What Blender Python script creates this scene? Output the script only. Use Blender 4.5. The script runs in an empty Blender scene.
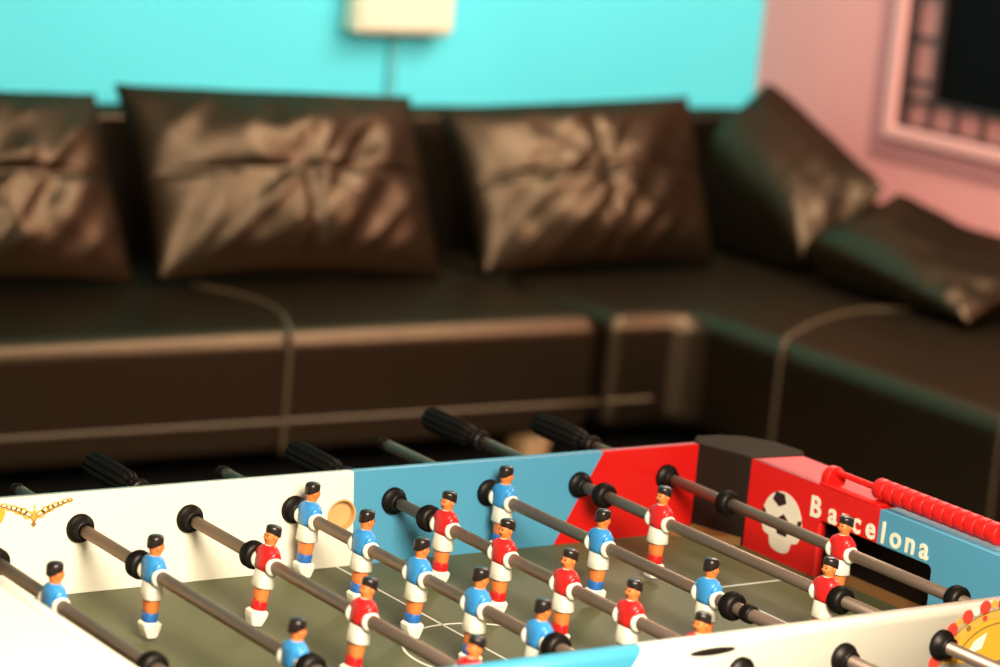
import bpy, bmesh, math, random
from mathutils import Vector, Matrix, noise
C = bpy.context.scene.collection
scene = bpy.context.scene
PI = math.pi
sin, cos = math.sin, math.cos

# ------------------------------------------------------------------ camera
yaw, pitch, roll = 0.61537, 0.20066, 0.09137
fwd = Vector((sin(yaw)*cos(pitch), cos(yaw)*cos(pitch), -sin(pitch)))
r0 = Vector((cos(yaw), -sin(yaw), 0)); u0 = r0.cross(fwd)
rt = cos(roll)*r0 + sin(roll)*u0
up = -sin(roll)*r0 + cos(roll)*u0
cam = bpy.data.cameras.new('camera'); camo = bpy.data.objects.new('camera', cam); C.objects.link(camo)
camo.matrix_world = Matrix(((rt.x, up.x, -fwd.x, -1.35916), (rt.y, up.y, -fwd.y, -2.97736), (rt.z, up.z, -fwd.z, 1.75867), (0, 0, 0, 1)))
cam.sensor_width = 36.0; cam.lens = 2824.9*36/1000; cam.clip_start = 0.05; cam.clip_end = 50
cam.dof.use_dof = True; cam.dof.focus_distance = 3.5; cam.dof.aperture_fstop = 3.2
scene.camera = camo

# ------------------------------------------------------------------ world, lights, exposure
w = bpy.data.worlds.new('world'); scene.world = w; w.use_nodes = True
w.node_tree.nodes['Background'].inputs[0].default_value = (1.0, 0.85, 0.7, 1)
w.node_tree.nodes['Background'].inputs[1].default_value = 0.02
scene.view_settings.view_transform = 'Standard'; scene.view_settings.look = 'None'
scene.view_settings.exposure = 0.45; scene.view_settings.gamma = 1.0
scene.view_settings.use_curve_mapping = False

def area(name, loc, target, sx, sy, power, col):
    l = bpy.data.lights.new(name, 'AREA'); l.shape = 'RECTANGLE'; l.size = sx; l.size_y = sy; l.energy = power; l.color = col
    o = bpy.data.objects.new(name, l); C.objects.link(o); o.location = loc
    o.rotation_euler = (Vector(target) - Vector(loc)).to_track_quat('-Z', 'Y').to_euler()
    return o
area('table_lamp_light', (-0.25, -2.2, 2.1), (0.2, -0.3, 0.8), 0.8, 0.8, 108, (1.0, 0.88, 0.70))
area('tube_light', (4.15, 0.25, 2.35), (2.6, 3.0, 0.7), 1.3, 0.25, 72, (1.0, 0.86, 0.68))
area('ceiling_light', (3.2, 1.85, 2.8), (3.0, 2.2, 0.4), 2.0, 0.22, 52, (1.0, 0.88, 0.74))
area('pink_wall_fill', (1.4, 0.9, 2.8), (4.2, 2.7, 0.8), 0.7, 0.7, 52, (1.0, 0.88, 0.76))  # added fill that brightens the pink wall, not a known lamp

# ------------------------------------------------------------------ materials
def lin(c):
    return tuple(((v/255)/12.92 if v/255 <= .04045 else ((v/255+.055)/1.055)**2.4) for v in c)
def mat(name, col, rough=0.5, metal=0.0, var=0.0, vscale=8.0, bump=0.0, bscale=60.0, spec=0.5, coat=0.0):
    m = bpy.data.materials.new(name); m.use_nodes = True
    nt = m.node_tree; b = nt.nodes['Principled BSDF']
    b.inputs['Roughness'].default_value = rough; b.inputs['Metallic'].default_value = metal
    b.inputs['Specular IOR Level'].default_value = spec; b.inputs['Coat Weight'].default_value = coat
    tc = nt.nodes.new('ShaderNodeTexCoord')
    n = nt.nodes.new('ShaderNodeTexNoise'); n.inputs['Scale'].default_value = vscale; n.inputs['Detail'].default_value = 3
    nt.links.new(tc.outputs['Object'], n.inputs['Vector'])
    mx = nt.nodes.new('ShaderNodeMix'); mx.data_type = 'RGBA'
    mx.inputs[6].default_value = (*[v*(1-var) for v in col], 1); mx.inputs[7].default_value = (*[min(1, v*(1+var)) for v in col], 1)
    nt.links.new(n.outputs['Fac'], mx.inputs[0]); nt.links.new(mx.outputs[2], b.inputs['Base Color'])
    if bump:
        n2 = nt.nodes.new('ShaderNodeTexNoise'); n2.inputs['Scale'].default_value = bscale; n2.inputs['Detail'].default_value = 4
        nt.links.new(tc.outputs['Object'], n2.inputs['Vector'])
        bp = nt.nodes.new('ShaderNodeBump'); bp.inputs['Strength'].default_value = bump; bp.inputs['Distance'].default_value = 0.01
        nt.links.new(n2.outputs['Fac'], bp.inputs['Height']); nt.links.new(bp.outputs[0], b.inputs['Normal'])
    return m
def gloss_mat(name, dif, gl, rough, var=.2, vscale=6.0, bump=0.0, bscale=140.0):
    """dull body with a tinted sheen of constant strength (waxed leather, worn steel, matt rubber)"""
    m = bpy.data.materials.new(name); m.use_nodes = True; nt = m.node_tree; L = nt.links
    nt.nodes.remove(nt.nodes['Principled BSDF']); out = nt.nodes['Material Output']
    d = nt.nodes.new('ShaderNodeBsdfDiffuse'); g = nt.nodes.new('ShaderNodeBsdfGlossy'); ad = nt.nodes.new('ShaderNodeAddShader')
    tc = nt.nodes.new('ShaderNodeTexCoord'); n = nt.nodes.new('ShaderNodeTexNoise'); n.inputs['Scale'].default_value = vscale
    L.new(tc.outputs['Object'], n.inputs['Vector'])
    mx = nt.nodes.new('ShaderNodeMix'); mx.data_type = 'RGBA'
    mx.inputs[6].default_value = (*[v*(1-var) for v in dif], 1); mx.inputs[7].default_value = (*[v*(1+var) for v in dif], 1)
    L.new(n.outputs['Fac'], mx.inputs[0]); L.new(mx.outputs[2], d.inputs['Color'])
    g.inputs['Color'].default_value = (*gl, 1); g.inputs['Roughness'].default_value = rough
    if bump:
        n2 = nt.nodes.new('ShaderNodeTexNoise'); n2.inputs['Scale'].default_value = bscale; L.new(tc.outputs['Object'], n2.inputs['Vector'])
        bp = nt.nodes.new('ShaderNodeBump'); bp.inputs['Strength'].default_value = bump; bp.inputs['Distance'].default_value = .01
        L.new(n2.outputs['Fac'], bp.inputs['Height']); L.new(bp.outputs[0], g.inputs['Normal']); L.new(bp.outputs[0], d.inputs['Normal'])
    L.new(d.outputs[0], ad.inputs[0]); L.new(g.outputs[0], ad.inputs[1]); L.new(ad.outputs[0], out.inputs['Surface'])
    return m
def zone_mat(name, base, zones, rough=0.35):
    """printed panel: each zone (colour, axis, a, k, sign) covers where sign*(p[axis] - a - k*(z-0.842)) > 0"""
    m = bpy.data.materials.new(name); m.use_nodes = True
    nt = m.node_tree; b = nt.nodes['Principled BSDF']; b.inputs['Roughness'].default_value = rough
    geo = nt.nodes.new('ShaderNodeTexCoord'); sep = nt.nodes.new('ShaderNodeSeparateXYZ')
    nt.links.new(geo.outputs['Object'], sep.inputs[0])
    rgb = nt.nodes.new('ShaderNodeRGB'); rgb.outputs[0].default_value = (*base, 1); prev = rgb.outputs[0]
    for col, ax, a, k, sg in zones:
        m1 = nt.nodes.new('ShaderNodeMath'); m1.operation = 'MULTIPLY_ADD'   # -k*z + (k*.842)
        m1.inputs[1].default_value = -k; m1.inputs[2].default_value = k*0.842 - a
        nt.links.new(sep.outputs['Z'], m1.inputs[0])
        m2 = nt.nodes.new('ShaderNodeMath'); m2.operation = 'ADD'
        nt.links.new(sep.outputs['XYZ'[ax]], m2.inputs[0]); nt.links.new(m1.outputs[0], m2.inputs[1])
        m3 = nt.nodes.new('ShaderNodeMath'); m3.operation = 'GREATER_THAN' if sg > 0 else 'LESS_THAN'; m3.inputs[1].default_value = 0
        nt.links.new(m2.outputs[0], m3.inputs[0])
        mx = nt.nodes.new('ShaderNodeMix'); mx.data_type = 'RGBA'
        nt.links.new(m3.outputs[0], mx.inputs[0]); nt.links.new(prev, mx.inputs[6]); mx.inputs[7].default_value = (*col, 1)
        prev = mx.outputs[2]
    nt.links.new(prev, b.inputs['Base Color'])
    return m

WHITE = (0.86, 0.81, 0.66); BLUE = (0.075, 0.30, 0.46); RED = (0.58, 0.008, 0.006)
M = {}
M['leather'] = gloss_mat('brown_black_leather', (0.0050, 0.0033, 0.0016), (0.070, 0.0475, 0.0295), 0.37, bump=.12)
M['piping'] = mat('tan_piping', (0.075, 0.046, 0.02), 0.5)
M['teal_wall'] = mat('turquoise_paint', (0.10, 0.70, 0.82), 0.75, var=.05, vscale=2, bump=.05, bscale=40)
M['pink_wall'] = mat('pink_paint', (0.90, 0.33, 0.30), 0.75, var=.06, vscale=2, bump=.06, bscale=40)
M['plain_wall'] = mat('cream_paint', (0.5, 0.44, 0.36), 0.8, var=.04, vscale=2)
M['ceiling'] = mat('ceiling_paint', (0.55, 0.5, 0.42), 0.85, var=.03)
M['floor'] = mat('floor_tile', (0.06, 0.05, 0.042), 0.4, var=.2, vscale=3)
M['frame_pink'] = mat('pink_gloss_paint', (0.80, 0.36, 0.32), 0.45, var=.04)
M['trim_shade_pink'] = mat('shaded_trim_pink', (0.55, 0.19, 0.19), 0.7, var=.04)  # flat window trim, coloured darker for the shadow beside the frame
M['cell_pink'] = mat('faded_pink_board', (0.50, 0.18, 0.16), 0.55, var=.15, vscale=12)
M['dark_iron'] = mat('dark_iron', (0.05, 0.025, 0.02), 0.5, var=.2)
M['night_glass'] = mat('dark_glass', (0.004, 0.004, 0.004), 0.6, spec=.03)
M['box_white'] = mat('cream_plastic', (0.85, 0.78, 0.58), 0.45, var=.02)
M['conduit'] = mat('teal_conduit', (0.10, 0.50, 0.55), 0.6, var=.04)
M['wood'] = mat('light_wood', (0.50, 0.28, 0.12), 0.5, var=.25, vscale=14)
M['far_panel'] = zone_mat('printed_far_panel', WHITE, [(BLUE, 0, .536, -.08, 1), (RED, 0, .936, .56, 1)])
M['near_panel'] = zone_mat('printed_near_panel', WHITE, [((0.06, 0.34, 0.50), 0, .462, .7, -1)])
M['right_end'] = zone_mat('printed_end_panel', (0.66, 0.009, 0.007), [(BLUE, 1, -.351, 0, -1)], .5)
M['white_end'] = mat('white_laminate', WHITE, 0.35, var=.02)
M['pitch'] = mat('olive_pitch', (0.104, 0.108, 0.048), 0.55, var=.12, vscale=5, spec=.3)
M['line'] = mat('white_line', (0.78, 0.76, 0.66), 0.5)
M['black'] = gloss_mat('black_plastic', (0.006, 0.0045, 0.004), (0.022, 0.018, 0.016), 0.40)
M['cap'] = gloss_mat('dark_grey_plastic', (0.012, 0.009, 0.007), (0.028, 0.023, 0.018), 0.5, var=.1)
M['rubber'] = gloss_mat('black_rubber', (0.004, 0.0035, 0.003), (0.025, 0.022, 0.02), 0.45)
M['steel'] = gloss_mat('steel_tube', (0.055, 0.042, 0.034), (0.26, 0.19, 0.145), 0.46, vscale=30)
M['tan'] = mat('tan_liner', (0.62, 0.36, 0.14), 0.55, var=.05)
M['brown_board'] = mat('brown_board', (0.26, 0.12, 0.035), 0.5, var=.2)
M['letter'] = mat('cream_lettering', (0.86, 0.84, 0.66), 0.5)
M['decal_white'] = mat('decal_white', (0.80, 0.74, 0.60), 0.5, var=.08, vscale=20)
M['decal_black'] = mat('decal_black', (0.02, 0.012, 0.012), 0.5)
M['gold'] = mat('gold_print', (0.62, 0.36, 0.06), 0.5, var=.2, vscale=60)
M['gold_dark'] = mat('dark_gold_print', (0.28, 0.14, 0.03), 0.5, var=.2, vscale=60)
M['yellow'] = mat('yellow_print', (0.72, 0.38, 0.03), 0.5)
M['jewel'] = mat('red_print', (0.60, 0.05, 0.03), 0.5)
M['bead'] = mat('red_plastic', (0.66, 0.010, 0.008), 0.45, spec=.3)
M['skin'] = mat('orange_skin_plastic', (0.74, 0.20, 0.045), 0.4)
M['hair'] = mat('dark_hair_plastic', (0.016, 0.010, 0.008), 0.3)
M['shirt_blue'] = mat('blue_shirt_plastic', (0.035, 0.27, 0.62), 0.35)
M['shirt_red'] = mat('red_shirt_plastic', (0.66, 0.015, 0.015), 0.35)
M['sock_blue'] = mat('blue_sock_plastic', (0.02, 0.13, 0.42), 0.4)
M['sock_red'] = mat('red_sock_plastic', (0.58, 0.01, 0.01), 0.4)
M['kit_white'] = mat('white_kit_plastic', (0.80, 0.76, 0.62), 0.4)

# ------------------------------------------------------------------ helpers
def link(name, me, m=None, parent=None, loc=(0, 0, 0), rot=(0, 0, 0), smooth=False, bevel=0.0, seg=2):
    o = bpy.data.objects.new(name, me); C.objects.link(o)
    if m is not None and not me.materials: me.materials.append(m)
    o.location = loc; o.rotation_euler = rot
    if parent is not None: o.parent = parent
    if smooth:
        for p in me.polygons: p.use_smooth = True
    if bevel:
        b = o.modifiers.new('bevel', 'BEVEL'); b.width = bevel; b.segments = seg; b.limit_method = 'ANGLE'; b.angle_limit = math.radians(40)
        b.harden_normals = False
        for p in me.polygons: p.use_smooth = True
        wn = o.modifiers.new('wn', 'WEIGHTED_NORMAL')
    return o
def empty(name, loc, label, cat, group=None, rot=(0, 0, 0)):
    o = bpy.data.objects.new(name, None); C.objects.link(o); o.location = loc; o.rotation_euler = rot; o.empty_display_size = .05
    return tag(o, label, cat, group)
def tag(o, label, cat, group=None):
    o['label'] = label; o['category'] = cat
    if group: o['group'] = group
    return o
def struct(o):
    o['kind'] = 'structure'; return o

class MB:
    """collects shapes into one mesh"""
    def __init__(s): s.v = []; s.f = []
    def add(s, v, f, mtx=None):
        n = len(s.v)
        s.v += [tuple(mtx @ Vector(p)) if mtx else tuple(p) for p in v]; s.f += [tuple(i+n for i in q) for q in f]; return s
    def box(s, a, b, mtx=None):
        (x0, y0, z0), (x1, y1, z1) = a, b
        v = [(x0,y0,z0),(x1,y0,z0),(x1,y1,z0),(x0,y1,z0),(x0,y0,z1),(x1,y0,z1),(x1,y1,z1),(x0,y1,z1)]
        return s.add(v, [(0,3,2,1),(4,5,6,7),(0,1,5,4),(1,2,6,5),(2,3,7,6),(3,0,4,7)], mtx)
    def lathe(s, prof, n=24, mtx=None, flute=0, fd=0.0, closed=True):
        """profile (r, h) revolved about local z"""
        v = []; f = []
        for r, h in prof:
            for i in range(n):
                a = 2*PI*i/n; rr = r
                if flute: rr = r*(1 - fd*(0.5 + 0.5*cos(flute*a))**3)
                v.append((rr*cos(a), rr*sin(a), h))
        for k in range(len(prof)-1):
            for i in range(n):
                j = (i+1) % n
                f.append((k*n+i, k*n+j, (k+1)*n+j, (k+1)*n+i))
        if closed:
            f.append(tuple(range(n))[::-1]); f.append(tuple((len(prof)-1)*n+i for i in range(n)))
        return s.add(v, f, mtx)
    def loft(s, secs, n=20, mtx=None):
        """sections (z, rx, ry, cx, power) of superellipses stacked along z"""
        v = []; f = []
        for z, rx, ry, cx, pw in secs:
            for i in range(n):
                a = 2*PI*(i+.5)/n; ca, sa = cos(a), sin(a)
                v.append((cx + rx*math.copysign(abs(ca)**(2/pw), ca), ry*math.copysign(abs(sa)**(2/pw), sa), z))
        for k in range(len(secs)-1):
            for i in range(n):
                j = (i+1) % n
                f.append((k*n+i, k*n+j, (k+1)*n+j, (k+1)*n+i))
        f.append(tuple(range(n))[::-1]); f.append(tuple((len(secs)-1)*n+i for i in range(n)))
        return s.add(v, f, mtx)
    def ball(s, c, r, n=14, mtx=None):
        prof = [(max(1e-5, sin(PI*k/n)), -cos(PI*k/n)) for k in range(n+1)]
        mm = Matrix.Translation(c) @ Matrix.Diagonal((r[0], r[1], r[2], 1))
        return s.lathe(prof, 18, (mtx @ mm) if mtx else mm)
    def tube(s, pts, r, n=8):
        pts = [Vector(p) for p in pts]; v = []; f = []
        for i, p in enumerate(pts):
            d = (pts[min(i+1, len(pts)-1)] - pts[max(i-1, 0)]).normalized()
            a = d.orthogonal().normalized() if i == 0 else (a - d*a.dot(d)).normalized()
            b = d.cross(a)
            for k in range(n):
                t = 2*PI*k/n; v.append(tuple(p + r*(cos(t)*a + sin(t)*b)))
        for i in range(len(pts)-1):
            for k in range(n):
                j = (k+1) % n; f.append((i*n+k, i*n+j, (i+1)*n+j, (i+1)*n+k))
        f.append(tuple(range(n))[::-1]); f.append(tuple((len(pts)-1)*n+k for k in range(n)))
        return s.add(v, f)
    def prism(s, poly, z0, z1, mtx=None):
        n = len(poly); v = [(x, y, z0) for x, y in poly] + [(x, y, z1) for x, y in poly]
        f = [tuple(range(n))[::-1], tuple(range(n, 2*n))] + [(i, (i+1) % n, n+(i+1) % n, n+i) for i in range(n)]
        return s.add(v, f, mtx)
    def mesh(s, name):
        me = bpy.data.meshes.new(name); me.from_pydata(s.v, [], s.f); me.update()
        bm = bmesh.new(); bm.from_mesh(me); bmesh.ops.recalc_face_normals(bm, faces=bm.faces); bm.to_mesh(me); bm.free()
        return me
    def obj(s, name, m, parent=None, **k): return link(name, s.mesh(name), m, parent, **k)

def basis(ex, ey, o=(0, 0, 0)):
    ex = Vector(ex); ey = Vector(ey); ez = ex.cross(ey)
    return Matrix(((ex.x, ey.x, ez.x, o[0]), (ex.y, ey.y, ez.y, o[1]), (ex.z, ey.z, ez.z, o[2]), (0, 0, 0, 1)))
def flat(name, polys, depth, mtx, m, parent=None, **k):
    """filled 2-D outlines (even-odd holes) extruded to a real thickness"""
    cu = bpy.data.curves.new('outline', 'CURVE'); cu.dimensions = '2D'; cu.fill_mode = 'BOTH'; cu.extrude = depth/2
    for poly in polys:
        sp = cu.splines.new('POLY'); sp.points.add(len(poly)-1); sp.use_cyclic_u = True
        for p, q in zip(sp.points, poly): p.co = (q[0], q[1], 0, 1)
    ob = bpy.data.objects.new('outline', cu)
    me = bpy.data.meshes.new_from_object(ob); me.name = name; me.materials.clear()
    bpy.data.objects.remove(ob); bpy.data.curves.remove(cu)
    me.transform(mtx)
    bm = bmesh.new(); bm.from_mesh(me); bmesh.ops.remove_doubles(bm, verts=bm.verts, dist=1e-6)
    bmesh.ops.recalc_face_normals(bm, faces=bm.faces); bm.to_mesh(me); bm.free()
    return link(name, me, m, parent, **k)
def circ(cx, cy, r, n=32, ry=None, a0=0, a1=2*PI):
    full = abs(a1-a0-2*PI) < 1e-6
    return [(cx + r*cos(a0+(a1-a0)*i/(n if full else n-1)), cy + (ry or r)*sin(a0+(a1-a0)*i/(n if full else n-1))) for i in range(n)]
def rrect(x0, y0, x1, y1, r, n=5):
    out = []
    for cx, cy, a in ((x1-r, y1-r, 0), (x0+r, y1-r, PI/2), (x0+r, y0+r, PI), (x1-r, y0+r, 1.5*PI)):
        out += [(cx + r*cos(a+PI/2*i/n), cy + r*sin(a+PI/2*i/n)) for i in range(n+1)]
    return out
YAX = Matrix.Rotation(-PI/2, 4, 'X')          # local z -> +y
DOWNY = Matrix.Rotation(PI/2, 4, 'X')         # local z -> -y

# ------------------------------------------------------------------ the room
XW, YW, XL, YF, ZC = 4.236, 3.70, -3.4, -4.6, 2.85
struct(MB().box((XL-.1, YF-.1, -.1), (XW+.2, YW+.1, 0)).obj('floor', M['floor']))
struct(MB().box((XL-.1, YF-.1, ZC), (XW+.2, YW+.1, ZC+.1)).obj('ceiling', M['ceiling']))
struct(MB().box((XL-.1, YW, 0), (XW, YW+.1, ZC)).obj('wall_back', M['teal_wall']))
struct(MB().box((XL-.1, YF, 0), (XL, YW, ZC)).obj('wall_left', M['plain_wall']))
struct(MB().box((XL-.1, YF-.1, 0), (XW+.2, YF, ZC)).obj('wall_front', M['plain_wall']))
WY0, WY1, WZ0, WZ1 = 1.75, 3.048, .820, 2.0     # window opening
RB = basis((0, -1, 0), (0, 0, 1), (XW+.1, 0, 0))
struct(flat('wall_right', [[(-YW-.1, 0), (-YF, 0), (-YF, ZC), (-YW-.1, ZC)], [(-WY1, WZ0), (-WY0, WZ0), (-WY0, WZ1), (-WY1, WZ1)]], .2, RB, M['pink_wall']))
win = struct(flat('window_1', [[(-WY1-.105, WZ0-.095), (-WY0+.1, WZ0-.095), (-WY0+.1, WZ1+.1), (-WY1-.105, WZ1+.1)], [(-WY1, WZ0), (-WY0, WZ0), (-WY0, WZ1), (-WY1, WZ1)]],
            .012, basis((0, -1, 0), (0, 0, 1), (XW-.005, 0, 0)), M['trim_shade_pink'], bevel=.002))
flat('window_frame', [[(-WY1-.048, WZ0-.042), (-WY0+.048, WZ0-.042), (-WY0+.048, WZ1+.045), (-WY1-.048, WZ1+.045)], [(-WY1, WZ0), (-WY0, WZ0), (-WY0, WZ1), (-WY1, WZ1)]],
     .024, basis((0, -1, 0), (0, 0, 1), (XW-.014, 0, 0)), M['frame_pink'], win, bevel=.008)
bz = .085
flat('window_border_board', [[(-WY1, WZ0), (-WY0, WZ0), (-WY0, WZ1), (-WY1, WZ1)], [(-WY1+.128, WZ0+bz), (-WY0-.108, WZ0+bz), (-WY0-.108, WZ1-.12), (-WY1+.128, WZ1-.12)]],
     .008, basis((0, -1, 0), (0, 0, 1), (XW+.010, 0, 0)), M['cell_pink'], win)
MB().box((XW+.015, WY0, WZ0), (XW+.025, WY1, WZ1)).obj('pane', M['night_glass'], win)
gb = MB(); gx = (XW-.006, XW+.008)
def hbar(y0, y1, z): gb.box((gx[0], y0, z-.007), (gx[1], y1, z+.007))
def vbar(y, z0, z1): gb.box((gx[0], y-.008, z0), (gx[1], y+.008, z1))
gb.box((gx[0], WY1-.040, WZ0), (gx[1], WY1, WZ1)); gb.box((gx[0], WY0, WZ0), (gx[1], WY0+.04, WZ1))  # edge bars widened so their dark colour takes in the recess shade
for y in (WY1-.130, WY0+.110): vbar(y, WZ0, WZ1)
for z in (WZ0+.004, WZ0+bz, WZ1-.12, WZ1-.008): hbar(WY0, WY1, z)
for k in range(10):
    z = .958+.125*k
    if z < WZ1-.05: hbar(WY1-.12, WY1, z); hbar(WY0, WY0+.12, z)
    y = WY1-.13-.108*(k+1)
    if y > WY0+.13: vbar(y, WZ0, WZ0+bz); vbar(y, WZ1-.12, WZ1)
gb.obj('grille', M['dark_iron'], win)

# wall box with its conduit
wb = tag(MB().box((2.725, YW-.085, .978), (3.052, YW, 1.375)).obj('wall_box', M['box_white'], bevel=.022, seg=3),
         'cream white box mounted on the turquoise wall above the leather sofa', 'wall box')
flat('front_cover', [rrect(2.747, .998, 3.03, 1.355, .02)], .008, basis((1, 0, 0), (0, 0, 1), (0, YW-.088, 0)), M['box_white'], wb, bevel=.002)
MB().box((2.885, YW-.018, .45), (2.918, YW, .985)).obj('conduit', M['conduit'], wb, bevel=.005)

# ------------------------------------------------------------------ the sofa
sofa = empty('sectional_sofa', (2.0, 3.0, 0), 'dark brown leather corner sofa along the turquoise and pink walls', 'sofa')
SO = Vector((2.0, 3.0, 0))
def soft(name, poly, z0, z1, crown, bev, m=None, res=.08):
    """seat block: outline extruded, top gently crowned"""
    mb = MB(); mb.prism([(x-SO.x, y-SO.y) for x, y in poly], z0, z1)
    return mb.obj(name, m or M['leather'], sofa, bevel=bev, seg=5)
soft('seat_base', [(-.4, 2.5), (2.832, 2.5), (2.832, 3.45), (-.4, 3.45)], .125, .425, 0, .05)
soft('seat_base', [(2.852, 2.5), (3.03, 2.5), (3.085, 2.475), (3.105, 2.42), (3.105, .55), (4.1, .55), (4.1, 3.45), (2.852, 3.45)], .125, .425, 0, .05)
def back(name, prof, a, b, axis):
    mb = MB(); n = len(prof)
    pa = [(a, p, z) if axis == 'x' else (p, a, z) for p, z in prof]; pb = [(b, p, z) if axis == 'x' else (p, b, z) for p, z in prof]
    v = [tuple(Vector(q)-SO) for q in pa+pb]
    mb.add(v, [tuple(range(n))[::-1], tuple(range(n, 2*n))] + [(i, (i+1) % n, n+(i+1) % n, n+i) for i in range(n)])
    return mb.obj(name, M['leather'], sofa, bevel=.014, seg=3)
back('backrest', [(3.44, .40), (3.44, .785), (3.63, .785), (3.67, .13), (3.44, .13)], -.4, 4.10, 'x')
back('backrest', [(4.03, .40), (4.06, .60), (4.17, .60), (4.19, .13), (4.03, .13)], .55, 3.3, 'y')
def arc(pts, n=8):
    out = []; P = [Vector(p) for p in pts]
    for i in range(len(P)-1):
        p0 = P[max(i-1, 0)]; p1 = P[i]; p2 = P[i+1]; p3 = P[min(i+2, len(P)-1)]
        for k in range(n):
            t = k/n
            out.append(.5*((2*p1) + (-p0+p2)*t + (2*p0-5*p1+4*p2-p3)*t*t + (-p0+3*p1-3*p2+p3)*t**3))
    return out + [P[-1]]
def pipe(pts, r=.0065):
    MB().tube([p-SO for p in arc(pts)], r).obj('piping', M['piping'], sofa, smooth=True)
fy = 2.5
pipe([(-.4, fy, .21), (1.0, fy, .212), (2.83, fy, .205)]); pipe([(2.854, fy, .205), (3.0, fy, .205)])
pipe([(1.925, fy, .13), (1.925, fy, .39), (1.93, fy+.012, .415), (1.955, fy+.07, .425), (2.005, 2.70, .426), (2.01, 2.86, .426), (1.94, 3.02, .426)])
pipe([(3.105, 2.145, .13), (3.105, 2.145, .385), (3.117, 2.15, .414), (3.16, 2.19, .425), (3.40, 2.345, .426), (3.62, 2.43, .426), (3.80, 2.40, .426)])
pipe([(3.105, 1.38, .13), (3.105, 1.38, .385), (3.118, 1.38, .414), (3.16, 1.38, .425), (3.7, 1.38, .426)])
for x, y in ((2.70, 2.60), (.6, 2.6), (3.2, 1.42), (.6, 3.4), (2.7, 3.4), (4.0, .7), (3.2, .7), (4.0, 3.4)):
    MB().loft([(0, .03, .03, 0, 3.5), (.03, .036, .036, 0, 3.5), (.128, .055, .055, 0, 3.5)]).obj('foot', M['wood'], sofa, loc=(x-SO.x, y-SO.y, 0), smooth=True)

def cushion(label, BL, BR, TL, TR, t, seed, seams=True, n=60):
    BL, BR, TL, TR = map(Vector, (BL, BR, TL, TR))
    nrm = ((BR-BL).cross(TL-BL)).normalized()
    base = (BL+BR)/2; mb = MB(); rnd = random.Random(seed)
    ph = [rnd.uniform(0, 6.28) for _ in range(6)]; W = (BR-BL).length; H = (TL-BL).length
    vs = []
    for side in (1, -1):
        for j in range(n+1):
            for i in range(n+1):
                u, v = i/n, j/n; U, V = 2*u-1, 2*v-1
                uu = .5 + .5*U*(1-.030*(1-V*V)*abs(U)); vv = .5 + .5*V*(1-.040*(1-U*U)*abs(V))
                p = BL*(1-uu)*(1-vv) + BR*uu*(1-vv) + TL*(1-uu)*vv + TR*uu*vv
                prof = max(0, (1-abs(U)**2.1)*(1-abs(V)**2.6))**.5
                T = t*prof
                if side > 0:
                    x, y = U*W/2, V*H/2; r = math.hypot(x, y); a = math.atan2(y, x)
                    wv = (abs(sin(2.5*a+ph[0]))**.8)*.5 + .40*sin(5*a+ph[1]+7*r) + .22*sin(9*a+ph[2])
                    fold = .015*wv*math.exp(-((r-.13)/.12)**2)
                    q = Vector((x*5+seed*7.3, y*5, 0))
                    fold += .013*noise.noise(q) + .009*noise.noise(q*2.1 + Vector((y*4, -x*3, 1.5)))
                    d = noise.noise(Vector(((x-y)*9+seed, (x+y)*2.2, 4.4))); fold += .010*(1-abs(d)*2.2)*prof
                    if seams: fold -= .014*math.exp(-(U/.035)**2) + .014*math.exp(-((V-.02)/.045)**2)
                    T += fold*min(1, prof*1.4)
                    p = p + nrm*T*.85
                else:
                    p = p - nrm*T*.55
                vs.append(tuple(p-base))
    N = (n+1)*(n+1); f = []
    idx = lambda s, i, j: (0 if s > 0 else N) + j*(n+1) + i
    for s in (1, -1):
        for j in range(n):
            for i in range(n):
                q = (idx(s,i,j), idx(s,i+1,j), idx(s,i+1,j+1), idx(s,i,j+1)); f.append(q if s > 0 else q[::-1])
    me = bpy.data.meshes.new('cushion'); me.from_pydata(vs, [], f); me.update()
    bm = bmesh.new(); bm.from_mesh(me); bmesh.ops.remove_doubles(bm, verts=bm.verts, dist=2e-4); bmesh.ops.recalc_face_normals(bm, faces=bm.faces); bm.to_mesh(me); bm.free()
    o = link('sofa_cushion', me, M['leather'], None, loc=base, smooth=True)
    return tag(o, label, 'cushion', 'loose leather cushions on the corner sofa')
cushion('brown leather back cushion at the far left of the sofa, cut by the photo edge', (.95, 2.97, .44), (1.767, 2.98, .44), (.93, 3.22, .885), (1.752, 3.22, .868), .15, 1)
cushion('wrinkled brown leather back cushion second from the left, below the wall conduit', (1.822, 2.98, .445), (2.652, 2.98, .428), (1.80, 3.22, .893), (2.665, 3.22, .868), .15, 2)
cushion('wrinkled brown leather back cushion third from the left, beside the dark sofa corner', (2.775, 2.98, .43), (3.556, 2.98, .44), (2.752, 3.22, .840), (3.59, 3.22, .875), .15, 3)
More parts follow.
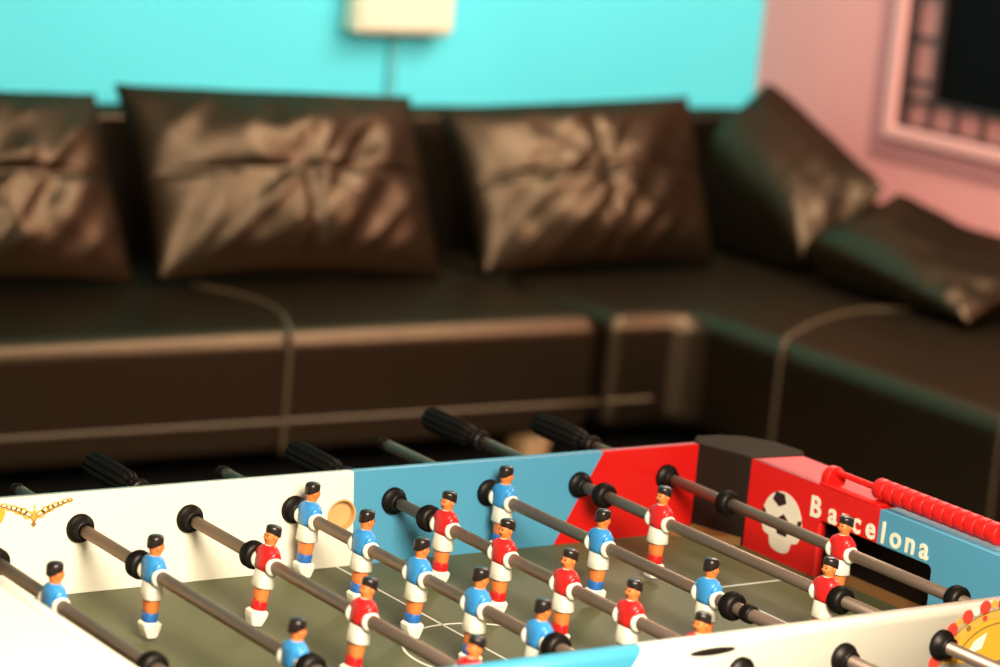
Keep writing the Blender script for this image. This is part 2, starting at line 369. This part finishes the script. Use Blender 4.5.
def wedge_cushion(label, F, G, seed, n=44):
    """thick cushion between an upper face F and a lower face G (each: front-far, front-near, back-far, back-near)"""
    F = [Vector(p) for p in F]; G = [Vector(p) for p in G]
    base = (G[0]+G[1]+G[2]+G[3])/4; vs = []; f = []
    for side in (1, -1):
        for j in range(n+1):
            for i in range(n+1):
                U, V = sin(PI/2*(2*i/n-1)), sin(PI/2*(2*j/n-1)); u, v = (U+1)/2, (V+1)/2
                bl = lambda Q: Q[0]*(1-u)*(1-v) + Q[1]*u*(1-v) + Q[2]*(1-u)*v + Q[3]*u*v
                a, b = bl(F), bl(G); kk = .5 + .42*max(0, V)**1.0; mid = a*kk + b*(1-kk)
                prof = max(0, (1-abs(U)**9)*(1-abs(V)**9))**.5
                top = a if side > 0 else b
                p = mid + (top-mid)*prof
                if side > 0:
                    puff = (1-U*U)*(1-V*V)
                    wr = .006*noise.noise(Vector((u*6+seed, v*6, 1))) + .010*noise.noise(Vector((u*14*(1 if u > .6 else .4)+seed, v*4, 3)))*(u**2)
                    p = p + (a-b).normalized()*(.030*puff + wr*min(1, prof*1.2))
                vs.append(tuple(p-base))
    N = (n+1)*(n+1); idx = lambda s, i, j: (0 if s > 0 else N) + j*(n+1) + i
    for s_ in (1, -1):
        for j in range(n):
            for i in range(n): f.append((idx(s_,i,j), idx(s_,i+1,j), idx(s_,i+1,j+1), idx(s_,i,j+1)))
    me = bpy.data.meshes.new('cushion'); me.from_pydata(vs, [], f); me.update()
    bm = bmesh.new(); bm.from_mesh(me); bmesh.ops.remove_doubles(bm, verts=bm.verts, dist=2e-4); bmesh.ops.recalc_face_normals(bm, faces=bm.faces); bm.to_mesh(me); bm.free()
    return tag(link('sofa_cushion', me, M['leather'], None, loc=base, smooth=True), label, 'cushion', 'loose leather cushions on the corner sofa')
wedge_cushion('dark leather cushion propped in the sofa corner, its top edge rising against the pink wall',
    [(3.73, 3.30, .83), (3.73, 2.83, .545), (4.045, 3.425, .925), (4.045, 2.855, .692)], [(3.72, 3.27, .43), (3.75, 2.84, .428), (3.94, 3.36, .45), (3.92, 2.86, .45)], 4)
wedge_cushion('dark leather cushion under the window, nearest the right edge of the photo',
    [(3.69, 2.78, .585), (3.70, 2.14, .472), (4.045, 2.80, .686), (4.045, 2.20, .580)], [(3.72, 2.76, .428), (3.75, 2.16, .428), (3.90, 2.78, .45), (3.90, 2.20, .45)], 9)

# ------------------------------------------------------------------ the football table
TY = -.35
ZT, ZP, ZR = .843, .717, .80
table = empty('foosball_table', (.525, TY, 0), 'table football table with white, blue and red printed panels and an olive pitch', 'football table')
TO = Vector((.525, TY, 0))
def tl(o): o.location = Vector(o.location) - TO; return o     # children are built in room coordinates
def tmesh(o): o.data.transform(Matrix.Translation(-TO)); return o
# zone materials read room coordinates: keep mesh data in room coordinates and move the object back
far_hole = circ(.523, .786, .0215, 40)
far = tl(flat('side_panel', [[(-.11, .60), (1.11, .60), (1.11, ZT), (-.11, ZT)], far_hole], .014, basis((1, 0, 0), (0, 0, 1), (0, .007, 0)), M['far_panel'], table))
MB().lathe([(.0214, -.0004), (.0214, .014), (.0190, .014), (.0190, -.0004), (.0214, -.0004)], 40, Matrix.Translation(TO*-1) @ Matrix.Translation((.523, 0, .786)) @ YAX, closed=False).obj('ball_entry', M['tan'], table, smooth=False)
MB().lathe([(.0001, .0), (.021, .0), (.021, .003), (.0001, .003)], 36, Matrix.Translation(TO*-1) @ Matrix.Translation((.523, .010, .786)) @ YAX, closed=False).obj('ball_entry_cover', M['tan'], table)
near = MB()
# near side panel with a rounded outer top edge
yo, yi = -.720, -.702
prof = [(yi, .60), (yi, ZT-.001), (yi-.001, ZT)] + [(yo+.011+.011*cos(a)*1.0, ZT-.011+.011*sin(a)) for a in [PI/2+PI/2*k/8 for k in range(9)]] + [(yo, .60)]
n_ = len(prof); v_ = [(-.11, p, z) for p, z in prof] + [(1.11, p, z) for p, z in prof]
near.add(v_, [tuple(range(n_))[::-1], tuple(range(n_, 2*n_))] + [(i, (i+1) % n_, n_+(i+1) % n_, n_+i) for i in range(n_)])
near_o = tl(near.obj('side_panel', M['near_panel'], table)); 
for p in near_o.data.polygons: p.use_smooth = len(p.vertices) == 4
# ball scoop on the near panel, its shaded hollow drawn as a dark lens
MB().ball((.558, yo-.0003, .8285), (.032, .002, .0042)).obj('ball_scoop', M['cap'], table, loc=-TO, smooth=True)
# pitch
tl(MB().box((-.10, -.71, ZP-.02), (1.15, .01, ZP)).obj('playfield', M['pitch'], table))
def mark(polys): tl(flat('pitch_line', polys, .0006, basis((1, 0, 0), (0, 1, 0), (0, 0, ZP+.0003)), M['line'], table))
mark([[(.5195, -.70), (.5225, -.70), (.5225, 0), (.5195, 0)]])
mark([circ(.521, -.357, .1065, 64), circ(.521, -.357, .1035, 64)])
mark([[(.957, -.2365), (1.075, -.2365), (1.075, -.2335), (.957, -.2335)]])
mark([[(.957, -.4665), (1.075, -.4665), (1.075, -.4635), (.957, -.4635)]])
mark([[(-.025, -.2365), (.093, -.2365), (.093, -.2335), (-.025, -.2335)]])
mark([[(.954, -.4665), (.957, -.4665), (.957, -.2335), (.954, -.2335)]])
# end boxes
def end_box(sgn, x_in, m, wide):
    """front board with the goal mouth, top deck, outer board"""
    t_ = .014; x_out = x_in + sgn*wide
    outline = [(.085, .60), (.615, .60), (.615, ZT), (.085, ZT)]
    g = rrect(.235, ZP-.02, .457, .797, .008)
    o = tl(flat('end_panel', [outline, g], t_, basis((0, -1, 0), (0, 0, 1), (x_in+sgn*t_/2, 0, 0)), m, table))
    a, b = sorted((x_in+sgn*t_, x_out))
    tl(MB().box((a, -.615, ZT-.014), (b, -.085, ZT-.0002)).obj('end_deck', m, table, bevel=.002))
    c, d = sorted((x_out-sgn*t_, x_out))
    tl(MB().box((c, -.615, .60), (d, -.085, ZT-.014)).obj('end_outer_board', m, table, bevel=.002))
    gbx = MB(); e, f_ = sorted((x_in+sgn*.0145, x_out-sgn*.0145))
    gbx.box((e, -.232, ZP-.03), (f_, -.228, .81)); gbx.box((e, -.464, ZP-.03), (f_, -.460, .81)); gbx.box((e, -.46, .81), (f_, -.232, .815))
    h, k = sorted((x_out-sgn*.019, x_out-sgn*.015)); gbx.box((h, -.46, ZP-.03), (k, -.232, .81))
    tl(gbx.obj('goal_box', M['black'], table))
    tl(MB().box((e, -.46, ZP-.04), (f_, -.232, ZP-.004)).obj('goal_floor', M['brown_board'], table))
    return o
re_ = end_box(1, 1.130, M['right_end'], .087)
le_ = end_box(-1, -.082, M['white_end'], .24)
capp = [(1.103, -.0015), (1.131, -.086), (1.217, -.094), (1.232, -.075), (1.226, -.02), (1.20, .020), (1.165, .036), (1.128, .040), (1.106, .016)]
for fx in (1, -1):
    for fy_ in (1, -1):
        poly = [((x if fx > 0 else (1.048-x if x < 1.14 else 1.048-x-.153)), (y if fy_ > 0 else 2*TY-y)) for x, y in capp]
        if fx*fy_ < 0: poly = poly[::-1]
        tl(MB().prism(poly, .60, ZT+.002 if fx > 0 else ZT-.0006).obj('corner_cap', M['cap'] if fx > 0 else M['white_end'], table, bevel=.0035, seg=3))
tl(MB().add([(1.103, -.004, ZP), (1.127, -.083, ZP), (1.062, -.004, ZP), (1.104, -.004, ZP+.012), (1.127, -.083, ZP+.012)], [(0, 2, 1), (2, 3, 4), (2, 4, 1), (0, 3, 2), (0, 1, 4, 3)]).obj('corner_ramp', M['brown_board'], table))
# cabinet underside and legs
tl(MB().box((-.16, -.71, .60), (1.21, .008, .612)).obj('cabinet_bottom', M['black'], table))
for x in (-.09, 1.14):
    for y in (-.64, -.06):
        MB().loft([(0, .045, .045, 0, 5), (.02, .045, .045, 0, 5), (.03, .038, .038, 0, 5), (.60, .048, .048, 0, 5)]).obj('leg', M['black'], table, loc=Vector((x, y, 0))-TO, smooth=False)
# bearings
bmesh_b = MB().lathe([(.0180, 0), (.0180, .004), (.0165, .0065), (.0125, .008), (.0125, .015), (.0115, .017), (.0085, .017), (.0085, 0)], 28, closed=False).mesh('rod_bearing')
for i in range(8):
    for y, rot in ((0, PI/2), (yi, -PI/2), (yo, PI/2), (.014, -PI/2)):
        link('rod_bearing', bmesh_b, M['rubber'], table, loc=Vector((.15*i-(.006 if i == 0 else 0), y, ZR))-TO, rot=(rot, 0, 0), smooth=True)
# lettering on the end panel: faces -x, reads towards -y
EB = basis((0, -1, 0), (0, 0, 1), (1.1299, 0, 0))
def letter(ch, size):
    cu = bpy.data.curves.new('letter', 'FONT'); cu.body = ch; cu.size = size; cu.extrude = .0004; cu.offset = .025*size
    cu.align_x = 'CENTER'
    ob = bpy.data.objects.new('letter', cu); me = bpy.data.meshes.new_from_object(ob); me.materials.clear()
    bpy.data.objects.remove(ob); bpy.data.curves.remove(cu); return me
xs = [.226, .2615, .286, .309, .337, .3615, .3855, .4135, .440]
for ch, x in zip('Barcelona', xs):
    me = letter(ch, .040); me.name = 'lettering'
    me.transform(EB @ Matrix.Translation((x, .7985 + (x-.22)*.016, .0005)) @ Matrix.Diagonal((1, 1, 1, 1)))
    link('lettering', me, M['letter'], re_)
# football print
FC = (.161, .7725); FR = .0425
def notch_ball():
    out = []
    for i in range(72):
        a = 2*PI*i/72; r = FR
        for c0, wd, dp in ((-2.35, .30, .20), (-.80, .30, .20)):
            r -= FR*dp*max(0, 1-abs((a-c0+PI) % (2*PI)-PI)/wd)
        out.append((FC[0]+r*cos(a)*.98, FC[1]+r*sin(a)))
    return out
fb = flat('football_print', [notch_ball()], .0006, basis((0, -1, 0), (0, 0, 1), (1.1297, 0, 0)), M['decal_white'], re_)
def penta(cx, cy, r, a0, sx=1, sy=1): return [(cx+r*sx*cos(a0+2*PI*k/5), cy+r*sy*sin(a0+2*PI*k/5)) for k in range(5)]
pats = [penta(FC[0]+.003, FC[1]-.004, .0165, PI/2), penta(FC[0]-.008, FC[1]+.031, .0150, -PI/2, 1, .72),
        [(FC[0]+.0405, FC[1]+.013), (FC[0]+.033, FC[1]+.010), (FC[0]+.032, FC[1]-.006), (FC[0]+.0415, FC[1]-.009)],
        [(FC[0]-.0405, FC[1]+.013), (FC[0]-.034, FC[1]+.008), (FC[0]-.035, FC[1]-.006), (FC[0]-.0415, FC[1]-.009)]]
for p in pats: flat('football_patch', [p], .0004, basis((0, -1, 0), (0, 0, 1), (1.1290, 0, 0)), M['decal_black'], fb)
# score counter on the end deck
sc = MB()
for y in (-.232, -.592):
    sc.prism(circ(1.150, .852, .017, 16, a0=0, a1=PI)[::1] + [(1.133, .8425), (1.167, .8425)], 0, .014, basis((1, 0, 0), (0, 0, 1), (0, y+.007, 0)))
sc.lathe([(.0045, 0), (.0045, .37)], 12, Matrix.Translation((1.150, -.228, .862)) @ DOWNY)
sc.box((1.131, -.345, .8425), (1.169, -.225, .8475))
scm = sc.obj('score_counter', M['bead'], table, loc=-TO, bevel=.002)
bead = MB().lathe([(.006, 0), (.0136, .0001), (.0144, .0018), (.0147, .0095), (.0144, .0172), (.0136, .0189), (.006, .019)], 24, DOWNY).mesh('score_bead')
for k in range(12):
    link('score_bead', bead, M['bead'], scm, loc=(1.150, -.322-.0192*k, .8625), smooth=True)

# gold ornament on the far panel and crown on the near panel
def orn(name, polys, y, m, parent, d=.0005): return flat(name, polys, d, basis((1, 0, 0), (0, 0, 1), (0, y, 0)), m, parent)
garl = orn('crest', [[(.0885+.004*cos(a), .8175+.006*sin(a)) for a in [2*PI*k/12 for k in range(12)]]], -.0003, M['gold'], far)
pend = orn('crest_pendant', [[(.0885, .8135), (.0925, .8095), (.0885, .8055), (.0845, .8095)]], -.0003, M['gold_dark'], far)
for sgn in (-1, 1):
    for k in range(7):
        t = (k+.4)/7; x = .0885+sgn*(.006+.044*t); z = .8185 + .0185*t**.62 + (.001 if k % 2 else 0)
        rr = .0056*(1-.45*t)
        orn('crest_scroll', [circ(x, z, rr*1.15, 14, rr), circ(x+.0003, z+.0002, rr*.62, 12, rr*.5)], -.0003, M['gold'], far)
    pts = [(.0885+sgn*.05*t, .8125+.0235*t**.66) for t in [k/10 for k in range(11)]]
    up_ = [(x, z+.0016) for x, z in pts][::-1]
    orn('crest_scroll', [pts+up_], -.0004, M['gold_dark'], far)
orn('crest_scroll', [[(.086, .823), (.0875, .833), (.0885, .836), (.0895, .833), (.091, .823)], [(.0878, .826), (.0885, .8315), (.0892, .826)]], -.0003, M['gold'], far)
orn('crest_shield', [[(.015, .838), (.049, .832), (.051, .826), (.047, .816), (.035, .805), (.015, .80)]], -.0003, M['yellow'], far)
CX, CZ = .994, .770
yc = yo-.0003
def ring(r0, r1, a0=.08, a1=PI-.08, sx=1.0, n=40):
    return [(CX+r1*1.32*cos(a), CZ+r1*.92*sin(a)) for a in [a0+(a1-a0)*i/n for i in range(n+1)]] + [(CX+r0*1.32*cos(a), CZ+r0*.92*sin(a)) for a in [a1-(a1-a0)*i/n for i in range(n+1)]]
crown = orn('crest', [ring(.0, .058)], yc, M['yellow'], near_o)
orn('crest_band', [ring(.050, .052)], yc-.0004, M['gold_dark'], crown)
orn('crest_band', [ring(.0585, .068)], yc, M['gold'], crown)
orn('crest_band', [ring(.068, .0695)], yc, M['gold_dark'], crown)
orn('crest_petal', [[(CX-.052, CZ+.012), (CX-.040, CZ+.028), (CX-.022, CZ+.037), (CX-.028, CZ+.018)]], yc-.0006, M['letter'], crown)
for k in range(9):
    a = .2+(PI-.4)*k/8
    orn('crest_jewel', [circ(CX+.0632*1.32*cos(a), CZ+.0632*.92*sin(a), .0038, 12)], yc-.0004, M['jewel'] if k % 2 else M['gold_dark'], crown)
for k in range(11):
    a = .12+(PI-.24)*k/10; cx, cz = CX+.077*1.32*cos(a), CZ+.077*.92*sin(a)
    orn('crest_jewel', [circ(cx, cz, .0088, 14)], yc, M['jewel'], crown)
    a += (PI-.24)/20
    if k < 10: orn('crest_pearl', [circ(CX+.078*1.32*cos(a), CZ+.078*.92*sin(a), .0055, 12)], yc-.0003, M['gold'] if k % 2 else M['letter'], crown)

# ------------------------------------------------------------------ figures
def figure_meshes():
    d = {}
    b = MB()   # body: head, ears, nose, neck, legs
    b.loft([(-.050, .0074, .0098, -.0005, 2.6), (-.043, .0082, .0106, 0, 2.6), (-.034, .0088, .0114, .0003, 2.6), (-.024, .0090, .0115, 0, 2.6),
            (-.005, .0095, .0125, 0, 2.4), (.010, .0098, .0135, 0, 2.3), (.0165, .0075, .0105, 0, 2.1), (.0200, .0060, .0066, 0, 2), (.0235, .0066, .0068, .0005, 2), (.0265, .0078, .0070, .0008, 2.2),
            (.0285, .0088, .0076, .0012, 2.1), (.0300, .0100, .0076, .0016, 1.9), (.0318, .0090, .0078, .0008, 2.1), (.034, .0088, .0080, .0003, 2.2), (.038, .0082, .0074, 0, 2.1), (.0405, .0062, .0056, -.0003, 2), (.0420, .0028, .0028, -.0005, 2)], 20)
    for s in (-1, 1): b.ball((-.0008, s*.0083, .0315), (.0022, .0014, .0032), 8)
    d['body'] = b.mesh('player')
    h = MB()
    # hair: cap over crown, back and sides
    prof = []
    n = 20; v = []; f = []
    rows = 9
    for j in range(rows+1):
        ph = (PI*.5)*j/rows            # 0 at crown
        for i in range(n):
            a = 2*PI*i/n; back_ = (1-cos(a))/2
            low = .0376 - .0068*back_**1.2
            t_ = j/rows
            z = .0462 - (.0462-low)*t_**1.7
            rr = (1-(1-min(1, t_*1.45))**2.2)**.5 if t_ < .69 else 1.0
            k = 1 + .02*sin(5*a)
            v.append((-.0006 + .0100*rr*cos(a)*k, .0094*rr*sin(a)*k, z))
        if j:
            for i in range(n): f.append(((j-1)*n+i, (j-1)*n+(i+1) % n, j*n+(i+1) % n, j*n+i))
    m0 = len(v)
    for i in range(n):
        a = 2*PI*i/n; back_ = (1-cos(a))/2; v.append((-.0006+.0080*cos(a), .0072*sin(a), .0378-.0068*back_**1.2))
    for i in range(n): f.append((rows*n+i, rows*n+(i+1) % n, m0+(i+1) % n, m0+i))
    d['hair'] = h.add(v, f).mesh('hair')
    e = MB()
    for s in (-1, 1): e.ball((.0088, s*.0034, .0332), (.0009, .0014, .0011), 6)
    e.box((.0085, -.0022, .0258), (.0092, .0022, .0264))
    d['eyes'] = e.mesh('face_marking')
    s_ = MB().loft([(-.0100, .0106, .0140, 0, 2.6), (-.004, .0112, .0146, 0, 2.6), (.004, .0118, .0156, 0, 2.6), (.011, .0116, .0168, 0, 2.5), (.0155, .0106, .0166, 0, 2.3),
                    (.0188, .0088, .0135, 0, 2.2), (.0212, .0066, .0085, 0, 2), (.0222, .0050, .0056, 0, 2)], 24)
    for sd in (-1, 1):   # upper arms
        s_.loft([(-.003, .0062, .0030, 0, 2.2), (.004, .0085, .0040, 0, 2.2), (.011, .0080, .0040, 0, 2.2), (.0155, .0055, .0030, 0, 2), (.0168, .0020, .0012, 0, 2)], 16, Matrix.Translation((0, sd*.0158, 0)))
    d['shirt'] = s_.mesh('shirt')
    c = MB()
    for sd in (-1, 1):
        c.lathe([(.0082, .0), (.0108, .0006), (.0116, .0025), (.0112, .0055), (.0096, .0070), (.0080, .0072)], 24, Matrix.Translation((0, sd*.0142, -.001)) @ (YAX if sd > 0 else DOWNY))
    c.loft([(.0200, .0072, .0078, 0, 2), (.0220, .0064, .0066, .0003, 2), (.0228, .0050, .0052, .0003, 2)], 18)
    d['sleeve'] = c.mesh('sleeve_and_collar')
    d['shorts'] = MB().loft([(-.0300, .0116, .0140, 0, 2.8), (-.0290, .0124, .0146, 0, 2.8), (-.020, .0116, .0140, 0, 2.7), (-.010, .0110, .0138, 0, 2.6), (-.0085, .0104, .0130, 0, 2.6)], 22).mesh('shorts')
    d['sock'] = MB().loft([(-.062, .0078, .0094, -.0004, 2.8), (-.055, .0084, .0100, -.0004, 2.8), (-.0475, .0086, .0106, -.0002, 2.8), (-.0462, .0080, .0100, 0, 2.8)], 20).mesh('socks')
    d['boot'] = MB().loft([(-.0770, .0062, .0088, .0012, 4.5), (-.0758, .0074, .0098, .0012, 5), (-.0660, .0112, .0112, .0006, 5), (-.0605, .0120, .0114, .0004, 5), (-.0585, .0104, .0110, 0, 4), (-.0575, .0088, .0100, 0, 3)], 24).mesh('boots')
    return d
FM = figure_meshes()
FT = {}
for team in ('blue', 'red'):
    FT[team] = {k: v.copy() for k, v in FM.items()}
def add_player(rod, dy, team, ang):
    f = FT[team]; flip = PI if team == 'red' else 0
    p = link('player', f['body'], M['skin'], rod, loc=(0, dy, 0), smooth=True)
    p.rotation_mode = 'XYZ'; p.rotation_euler = (0, ang if team == 'blue' else -ang, flip)
    if team == 'red':      # turn to face -x, then tilt about the rod
        p.rotation_euler = (Matrix.Rotation(ang, 4, 'Y') @ Matrix.Rotation(PI, 4, 'Z')).to_euler()
    for nm, key, m in (('hair', 'hair', 'hair'), ('face_marking', 'eyes', 'hair'), ('shirt', 'shirt', 'shirt_'+team), ('sleeve_and_collar', 'sleeve', 'kit_white'),
                       ('shorts', 'shorts', 'kit_white'), ('socks', 'sock', 'sock_'+team), ('boots', 'boot', 'kit_white')):
        link(nm, f[key], M[m], p, smooth=(key != 'boot'), bevel=0)
rod_r = .0078
BUMP = MB().lathe([(.0080, -.010), (.0130, -.010), (.0155, -.0085), (.0172, -.005), (.0172, .004), (.0150, .0085), (.0115, .010), (.0080, .010)], 28, YAX, closed=False).mesh('bumper')
COL = MB().lathe([(.0080, -.007), (.0105, -.007), (.0112, -.005), (.0112, .005), (.0105, .007), (.0080, .007)], 24, YAX, closed=False).mesh('bumper_collar')
GRIP = MB().lathe([(.0085, 0), (.0120, .001), (.0132, .006), (.0122, .010), (.0104, .012), (.0118, .0145), (.0152, .018), (.0170, .026), (.0178, .06), (.0178, .10), (.0170, .122), (.0140, .129), (.0060, .131)],
                  80, YAX, flute=10, fd=.20).mesh('handle_grip')
RING = MB().lathe([(.0080, -.003), (.0138, -.003), (.0150, 0), (.0150, .005), (.0138, .008), (.0080, .008)], 28, YAX, closed=False).mesh('handle_ring')
CAPM = MB().lathe([(.0079, -.010), (.0088, -.0095), (.0090, .002), (.0078, .005), (.0030, .0065)], 20, YAX).mesh('end_cap')
# x index: team, players, far bumper, near bumper, far end (cap or handle start), tilt in degrees, label
RODS = [
 ('blue', [-.257], -.10, -.493, ('cap', .16), -1, 'steel rod nearest the white left end, carrying a single blue figure'),
 ('blue', [-.194, -.520], -.159, -.553, ('cap', .163), 1, 'steel rod carrying two blue figures, starting right of the gold crest'),
 ('red', [-.196, -.414, -.632], -.163, -.668, ('handle', .132), 8, 'steel rod carrying three red figures, between the rods with two and five blue figures'),
 ('blue', [-.040, -.171, -.296, -.422, -.547], None, -.580, ('cap', .172), 3, 'steel rod carrying five blue figures across the middle of the pitch'),
 ('red', [-.125, -.256, -.389, -.517, -.645], -.087, -.682, ('handle', .118), 3, 'steel rod carrying five red figures across the middle of the pitch'),
 ('blue', [-.037, -.254, -.474], None, -.520, ('cap', .248), 1, 'steel rod carrying three blue figures from the blue far panel'),
 ('red', [-.183, -.516], -.058, -.543, ('handle', .238), 3, 'steel rod carrying two red figures, its bumper against the red far panel'),
 ('red', [-.373], -.137, -.588, ('handle', .172), 3, 'steel rod before the red and blue end panel, carrying a single red figure'),
]
for i, (team, ys, bf, bn, (kind, ye), ang, label) in enumerate(RODS):
    x = .15*i - (.006 if i == 0 else 0)
    rod = empty('player_rod', (x, TY, ZR), label, 'foosball rod', 'player rods across the football table')
    L = .90; y1 = ye+.02; nearhand = team == 'blue'
    y0 = ye - (1.08 if kind == 'handle' else 1.25)
    MB().lathe([(rod_r, 0), (rod_r, y1-y0)], 20, Matrix.Translation((0, y0-TY, 0)) @ YAX).obj('rod', M['steel'], rod, smooth=False)
    for p in rod.children[0].data.polygons: p.use_smooth = len(p.vertices) == 4
    if kind == 'handle':
        link('handle', GRIP, M['black'], rod, loc=(0, ye+.012-TY, 0), smooth=True)
        link('handle_ring', RING, M['black'], rod, loc=(0, ye-TY, 0), smooth=True)
        link('end_cap', CAPM, M['black'], rod, loc=(0, y0-TY, 0), rot=(0, 0, PI), smooth=True)
    else:
        link('end_cap', CAPM, M['black'], rod, loc=(0, ye+.014-TY, 0), smooth=True)
        link('handle', GRIP, M['black'], rod, loc=(0, y0+.10-TY, 0), rot=(0, 0, PI), smooth=True)
        link('handle_ring', RING, M['black'], rod, loc=(0, y0+.112-TY, 0), rot=(0, 0, PI), smooth=True)
    for b in (bf, bn):
        if b is not None: link('bumper', BUMP, M['rubber'], rod, loc=(0, b-TY, 0), smooth=True)
    if i == 5: link('bumper_collar', COL, M['rubber'], rod, loc=(0, -.552-TY, 0), smooth=True)
    for y in ys: add_player(rod, y-TY, team, math.radians(ang))
